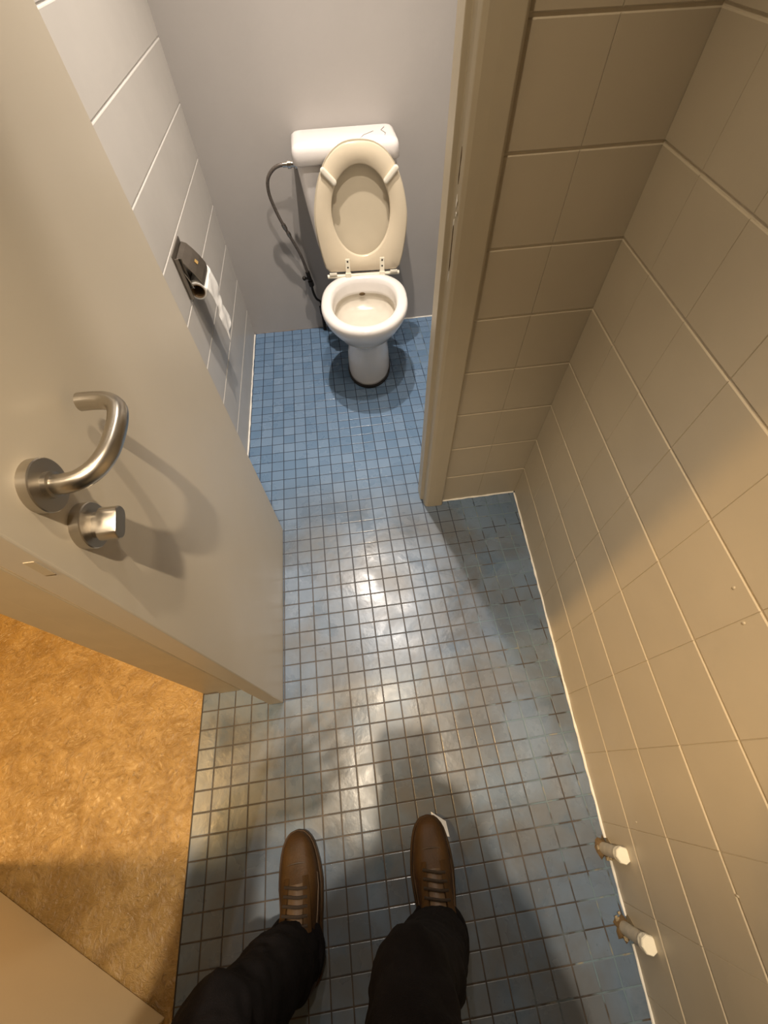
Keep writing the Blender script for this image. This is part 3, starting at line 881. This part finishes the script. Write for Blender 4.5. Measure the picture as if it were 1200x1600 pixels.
def shoe(side, toe, ang, lab):
    """toe: floor point of the tip; shoe runs back along -Y turned by ang"""
    L = 5.8
    W = [(0, .03), (.012, .34), (.04, .56), (.09, .74), (.17, .89), (.28, 1.0), (.38, 1.04), (.5, .98), (.62, .88), (.75, .84), (.86, .84), (.93, .74), (.975, .5), (1, .05)]
    Hh_ = [(0, .55), (.02, .78), (.06, .98), (.13, 1.12), (.24, 1.28), (.34, 1.55), (.46, 1.95), (.56, 2.3), (.66, 2.45), (.8, 2.4), (.93, 2.4), (.98, 2.2), (1, 1.6)]
    ca_, sa_ = math.cos(ang), math.sin(ang)
    def W2(x, t, z):
        bend = .16 * side * math.sin(math.pi * t) * (1 if x * side > 0 else .6)   # inner side straighter
        lx, ly = x - bend * .4, -t * L
        return Vector((toe[0] + lx * ca_ - ly * sa_, toe[1] + lx * sa_ + ly * ca_, z))
    ts = [0, .012, .03, .06, .1, .15, .2, .26, .32, .38, .44, .5, .56, .62, .68, .74, .8, .86, .92, .96, .985, 1]
    up = []
    for t in ts:
        w, h = lerp_table(W, t) * .94, lerp_table(Hh_, t)
        ring = []
        for k in range(17):
            a = math.pi * k / 16
            c, s = math.cos(a), math.sin(a)
            e = .62
            x = w * math.copysign(abs(c) ** (e if t < .4 else .8), c)
            z = .42 + (h - .42) * abs(s) ** (.72 if t < .35 else .85)
            ring.append(W2(x, t, z))
        ring += [W2(-w, t, .30), W2(w, t, .30)]
        up.append(ring)
    SH = MB().loft(up).build('shoe', M_LEATHER, P, smooth='full', fix=True)
    SH['label'] = lab
    so = [[W2(x * .96, t, 0.0) for x, t in []]]
    outl = [(lerp_table(W, t), t) for t in ts] + [(-lerp_table(W, t), t) for t in reversed(ts)]
    def sole_ring(k, z):
        return [W2(x * k + (0.03 if x > 0 else -.03), t + (0.004 if t > .5 else -0.004), z) for x, t in outl]
    MB().loft([sole_ring(.97, 0.0), sole_ring(1.03, .05), sole_ring(1.04, .36), sole_ring(1.0, .42)]).build('sole', M_SOLE, SH, fix=True)
    # stitched welt
    MB().tube([W2(x * 1.0, t, .45) for x, t in outl] + [W2(outl[0][0], outl[0][1], .45)], .045, 6).build('welt', M_LEATHER, SH, smooth=True)
    # tongue, eyestays, laces
    def top(t):
        return lerp_table(Hh_, t)
    tg = []
    for t in [.33, .38, .44, .5, .56, .62]:
        w = .36
        tg.append([W2(-w, t, top(t) - .02), W2(-w * .5, t, top(t) + .07), W2(0, t, top(t) + .09), W2(w * .5, t, top(t) + .07), W2(w, t, top(t) - .02), W2(0, t, top(t) - .12)])
    MB().loft(tg).build('tongue', M_TONGUE, SH, smooth=True, fix=True)
    for sg in (-1, 1):
        es = []
        for t in [.29, .33, .38, .44, .5, .56, .6]:
            x = sg * (.33 + .14 * (t - .3) / .3)
            zz = top(t)
            es.append([W2(x, t, zz - .0), W2(x, t, zz + .06), W2(x + sg * .26, t, zz - .07), W2(x + sg * .30, t, zz - .16)])
        MB().loft(es).build('eyestay', M_LEATHER, SH, smooth=True, fix=True)
        for off in (.0, .09):
            q = [W2(sg * (lerp_table(W, t) * .90 - off), t, .78 + (t - .3) * 1.3 + off * 1.2) for t in (.30, .38, .46, .54, .62)]
            MB().tube(q, .035, 5).build('seam', M_TONGUE, SH, smooth=True)
    q = [W2(.78 * math.cos(a), .255 - .05 * math.sin(a), lerp_table(Hh_, .22) * (.62 + .40 * math.sin(a))) for a in [math.pi * k / 10 for k in range(11)]]
    MB().tube(q, .03, 5).build('seam', M_SOLE, SH, smooth=True)
    for i, t in enumerate([.335, .385, .435, .485, .535]):
        x = .40 + .1 * (t - .3) / .3
        a = [W2(-x - .12, t, top(t) + .02), W2(-x * .5, t + .008, top(t) + .15), W2(0, t + .014, top(t + .01) + .17), W2(x * .5, t + .02, top(t + .015) + .15), W2(x + .12, t + .026, top(t + .02) + .0)]
        MB().tube(spline(a, 3), .062, 7).build('lace', M_LACE, SH, smooth=True)
    return SH
shoe(-1, (4.72, -6.42), math.radians(2.0), 'brown shoe on the left foot')
shoe(1, (11.50, -6.70), math.radians(-3.0), 'brown shoe on the right foot')

def remeshed(mb, name, m, parent, vox, disp=0.0, dscale=.1, smooth_it=4):
    o = mb.build(name, m, parent, smooth='full')
    r = o.modifiers.new('union', 'REMESH'); r.mode = 'VOXEL'; r.voxel_size = vox; r.use_smooth_shade = True
    s = o.modifiers.new('soft', 'SMOOTH'); s.iterations = smooth_it; s.factor = .5
    if disp:
        tx = bpy.data.textures.new(name + '_folds', 'CLOUDS'); tx.noise_scale = dscale; tx.noise_depth = 2
        d = o.modifiers.new('folds', 'DISPLACE'); d.texture = tx; d.strength = disp; d.mid_level = .5; d.texture_coords = 'LOCAL'
    return o

AL, KL, HL = (4.62, -10.75, 1.7), (4.05, -10.0, 9.5), (5.7, -14.2, 17.0)
AR, KR, HR = (11.1, -11.15, 1.7), (9.85, -9.55, 9.9), (9.3, -14.2, 17.0)
tro = MB()
def mid(a, b, t, off=(0, 0, 0)):
    return tuple(a[i] + (b[i] - a[i]) * t + off[i] for i in range(3))
for A_, K_, H_ in ((AL, KL, HL), (AR, KR, HR)):
    tro.limb([(A_, 1.32), (mid(A_, K_, .12), 1.33), (mid(A_, K_, .3), 1.33), (mid(A_, K_, .62, (0, -.25, 0)), 1.34), (K_, 1.2)])
    tro.limb([(K_, 1.2), (mid(K_, H_, .45), 1.62), (H_, 1.85)])
tro.limb([(HL, 1.85), ((7.5, -14.3, 17.6), 2.0), (HR, 1.85)])
tro.limb([((6.3, -14.3, 18.2), 2.0), ((8.7, -14.3, 18.2), 2.0)])
remeshed(tro, 'trousers', M_TROUSER, P, 0.0075, 0.020, 0.055)
for A_ in (AL, AR):
    c = Vector(A_) + Vector((0, .05, -.75))
    MB().lathe(c, (0.02, -.02, 1), [(0, 1.28), (.0, 1.36), (.12, 1.40), (.3, 1.38), (.5, 1.32)], 28).build('cuff', M_TROUSER, P, smooth=True)

# body: one continuous figure under the clothes
bd = MB()
for A_, K_, H_ in ((AL, KL, HL), (AR, KR, HR)):
    bd.limb([((A_[0], A_[1], 1.4), .62), (mid(A_, K_, .65, (0, -.2, 0)), .95), (K_, .98), (mid(K_, H_, .5), 1.25), (H_, 1.5)])
bd.limb([((6.2, -14.2, 18), 1.6), ((7.6, -13.7, 21), 1.75), ((8.2, -12.4, 25), 2.0)])
bd.limb([((8.8, -14.2, 18), 1.6), ((7.6, -13.7, 21), 1.75)])
SHL, SHR = (5.2, -11.7, 26.4), (11.6, -11.7, 26.4)
bd.limb([(SHL, 1.0), ((7.4, -11.9, 26.0), 1.5), ((9.3, -11.9, 26.0), 1.5), (SHR, 1.0)])
NK, HDc = Vector((8.8, -10.3, 28.6)), Vector((9.3, -8.2, 31.3))
bd.limb([((8.35, -11.4, 27.2), 1.25), (NK, 1.08), ((9.05, -9.2, 30.0), 1.05)])
# head: nods forward towards the phone
hf = (CAMP + C_F * 14 - HDc).normalized()             # looking down past the phone
hr = hf.cross(Vector((0, 0, 1))).normalized(); hu = hr.cross(hf).normalized()
hf2 = (hf + hu * .35).normalized(); hu2 = hr.cross(hf2).normalized()
def Hd_(x, y, z):
    return HDc + hr * x + hf2 * y + hu2 * z
def hball(c, r, sc_):
    m_ = MB().ball((0, 0, 0), 1, 16, 12)
    for i_, p_ in enumerate(m_.v):
        m_.v[i_] = Hd_(c[0] + p_.x * r * sc_[0], c[1] + p_.y * r * sc_[1], c[2] + p_.z * r * sc_[2])
    return m_
def merge(dst, src):
    dst.add(src.v, src.f)
for c, r, s_ in [((0, -.1, .35), 1.75, (.88, 1.08, 1.0)), ((0, .35, -.75), 1.25, (.88, .95, 1.05)), ((0, .95, -1.55), .62, (1.1, .9, .8)), ((0, 1.72, -.25), .26, (.8, .9, 1.6)), ((0, 1.95, -.55), .27, (1.0, .9, .75)),
                 ((-.75, 1.1, -.35), .5, (1, .8, .8)), ((.75, 1.1, -.35), .5, (1, .8, .8)), ((0, 1.45, .42), .35, (2.8, .8, .6)), ((0, 1.50, -1.05), .26, (1.5, .7, .4)), ((0, 1.48, -1.24), .24, (1.3, .7, .4)),
                 ((-1.6, -.15, -.1), .42, (.35, .75, 1.15)), ((1.6, -.15, -.1), .42, (.35, .75, 1.15))]:
    merge(bd, hball(c, r, s_))
# arms bend forward to hold the phone
PC = CAMP - C_U * 1.25 - C_F * .16                     # phone centre
def ph(x, y, z):
    return PC + C_R * x + C_U * y - C_F * z
ELR = (12.3, -10.4, 21.9)
WRp = ph(1.75, -2.0, .75)
ELL = (4.4, -9.3, 22.2)
WLp = (5.9, -5.4, 24.9)
arms = [(SHL, ELL, WLp), (SHR, ELR, WRp)]
for SHp, ELp, WP_ in arms:
    bd.limb([(SHp, 1.0), (ELp, .82), (mid(ELp, WP_, .45), .78), (WP_, .50)])
sg = 1
palm = ph(sg * 1.35, -.95, .42)
bd.limb([(WRp, .50), (mid(WRp, palm, .5), .58), (palm, .52), (ph(sg * 1.15, -.45, .32), .40)])
# four fingers round the back of the phone, thumb along the front edge
for k, (yy, ln_) in enumerate([(-.02, 1.0), (-.36, 1.12), (-.70, 1.05), (-1.02, .85)]):
    bd.limb([(ph(sg * 1.2, yy - .05, .22), .19), (ph(sg * 1.02, yy, -.10), .18), (ph(sg * (.98 - .28 * ln_), yy + .03, -.26), .165), (ph(sg * (.98 - .62 * ln_), yy + .04, -.27), .145)], 10)
bd.limb([(ph(sg * 1.3, -1.0, .5), .28), (ph(sg * 1.02, -.55, .42), .21), (ph(sg * .72, -.05, .30), .19), (ph(sg * .50, .30, .26), .16)], 10)
# left hand held open and slightly curled, a little left of the phone
W_ = Vector(WLp)
hx_ = Vector((.85, .42, .16)).normalized()               # along the hand
hz_ = Vector((0, 0, 1)); hy_ = hz_.cross(hx_).normalized(); hz_ = hx_.cross(hy_)
def lh(x, y, z):
    return W_ + hx_ * x + hy_ * y + hz_ * z
bd.limb([(WLp, .50), (lh(.7, .0, 0), .46), (lh(1.35, .0, 0), .40)])
for yy, L_ in ((.56, .92), (.19, 1.05), (-.18, .98), (-.54, .78)):
    bd.limb([(lh(.75, yy * .7, 0), .24), (lh(1.55, yy, .03), .165), (lh(1.55 + .52 * L_, yy * 1.25, -.05), .15), (lh(1.55 + .9 * L_, yy * 1.3, -.22), .14), (lh(1.55 + 1.15 * L_, yy * 1.3, -.42), .125)], 10)
bd.limb([(lh(.3, -.25, -.1), .30), (lh(.85, -.72, -.25), .23), (lh(1.35, -.92, -.36), .20), (lh(1.78, -.95, -.48), .16)], 10)
remeshed(bd, 'body', M_SKIN, P, 0.0040, smooth_it=4)
hm = hball((0, -.32, .62), 1.72, (.97, 1.08, 1.0))
merge(hm, hball((0, -.7, -.2), 1.5, (.98, .9, 1.0)))
remeshed(hm, 'hair', M_HAIR, P, 0.008, .012, .02)
for sx_ in (-1, 1):
    hball((sx_ * .62, 1.32, .05), .24, (1, 1, .85)).build('eye', M_EYE, P, smooth='full')
    hball((sx_ * .62, 1.50, .02), .10, (1, .8, 1)).build('iris', M_IRIS, P, smooth='full')
jk = MB()
jk.limb([((6.1, -14.2, 17.8), 2.15), ((7.4, -13.7, 21), 2.2), ((8.1, -12.4, 25), 2.35)])
jk.limb([((8.9, -14.2, 17.8), 2.15), ((7.8, -13.7, 21), 2.2), ((8.3, -12.4, 25), 2.35)])
jk.limb([(SHL, 1.35), ((7.4, -11.9, 26.0), 1.8), ((9.3, -11.9, 26.0), 1.8), (SHR, 1.35)])
jk.limb([((8.35, -11.5, 27.0), 1.5), ((8.65, -10.65, 28.1), 1.28)])
for SHp, ELp, WP_ in arms:
    jk.limb([(SHp, 1.35), (ELp, 1.15), (mid(ELp, WP_, .5), 1.0), (mid(ELp, WP_, .90), .78)])
remeshed(jk, 'jacket', M_JACKET, P, 0.009, .02, .06)
PH = thing('phone', PC, 'black phone held out in the right hand above the floor', 'phone')
def prr(z, k):
    return [ph(x, y, z) for x, y, _ in rrect(-.74 * k, .74 * k, -1.48 * k, 1.48 * k, .2, 0)]
MB().loft([prr(-.06, .97), prr(-.05, 1.0), prr(.07, 1.0), prr(.08, .97)]).build('phone_body', M_PHONE, PH, smooth=True, fix=True)
MB().lathe(ph(0, 1.22, -.055), C_F, [(0, .13), (.03, .13), (.035, .1)], 16).build('lens_ring', M_STEELD, PH, smooth=True, fix=True)

# scrap of paper by the right toe
pscr = MB().loft([[(11.75, -6.6, .012), (12.45, -7.1, .012), (12.5, -7.75, .012), (11.7, -7.6, .012)], [(11.75, -6.6, .035), (12.45, -7.1, .05), (12.5, -7.75, .06), (11.7, -7.6, .03)]]).build('paper_scrap', M_PAPER, fix=True)
tag(pscr, 'small torn white paper scrap on the tiles under the right shoe toe', 'paper')

# ------------------------------------------------------------------ ceiling spotlights
for (x, y, z), colr, w, rad, lab in LAMPS:
    t = thing('ceiling_lamp', (x, y, H_CEIL), lab, 'lamp', 'round ceiling spotlights')
    MB().lathe((x, y, H_CEIL), (0, 0, -1), [(0, 1.0), (.3, .98), (.42, .85), (.42, .72), (.1, .7), (.1, 0)], 28).build('rim', M_STEEL, t, smooth=True)
    MB().lathe((x, y, H_CEIL - .12), (0, 0, -1), [(0, .69), (.06, .69), (.08, 0)], 24).build('glass', M_LAMP, t, smooth=True)
    ld_ = bpy.data.lights.new('bulb', 'SPOT')
    ld_.spot_size = math.radians(150 if x < -5 else 100 if y > 10 else 84 if y > 0 else 70)
    ld_.spot_blend = 0.9
    ld_.energy = w
    ld_.color = colr
    ld_.shadow_soft_size = rad
    lo = bpy.data.objects.new('bulb', ld_)
    COL.objects.link(lo)
    lo.parent = t
    lo.location = (0, 0, (z - H_CEIL) * U)
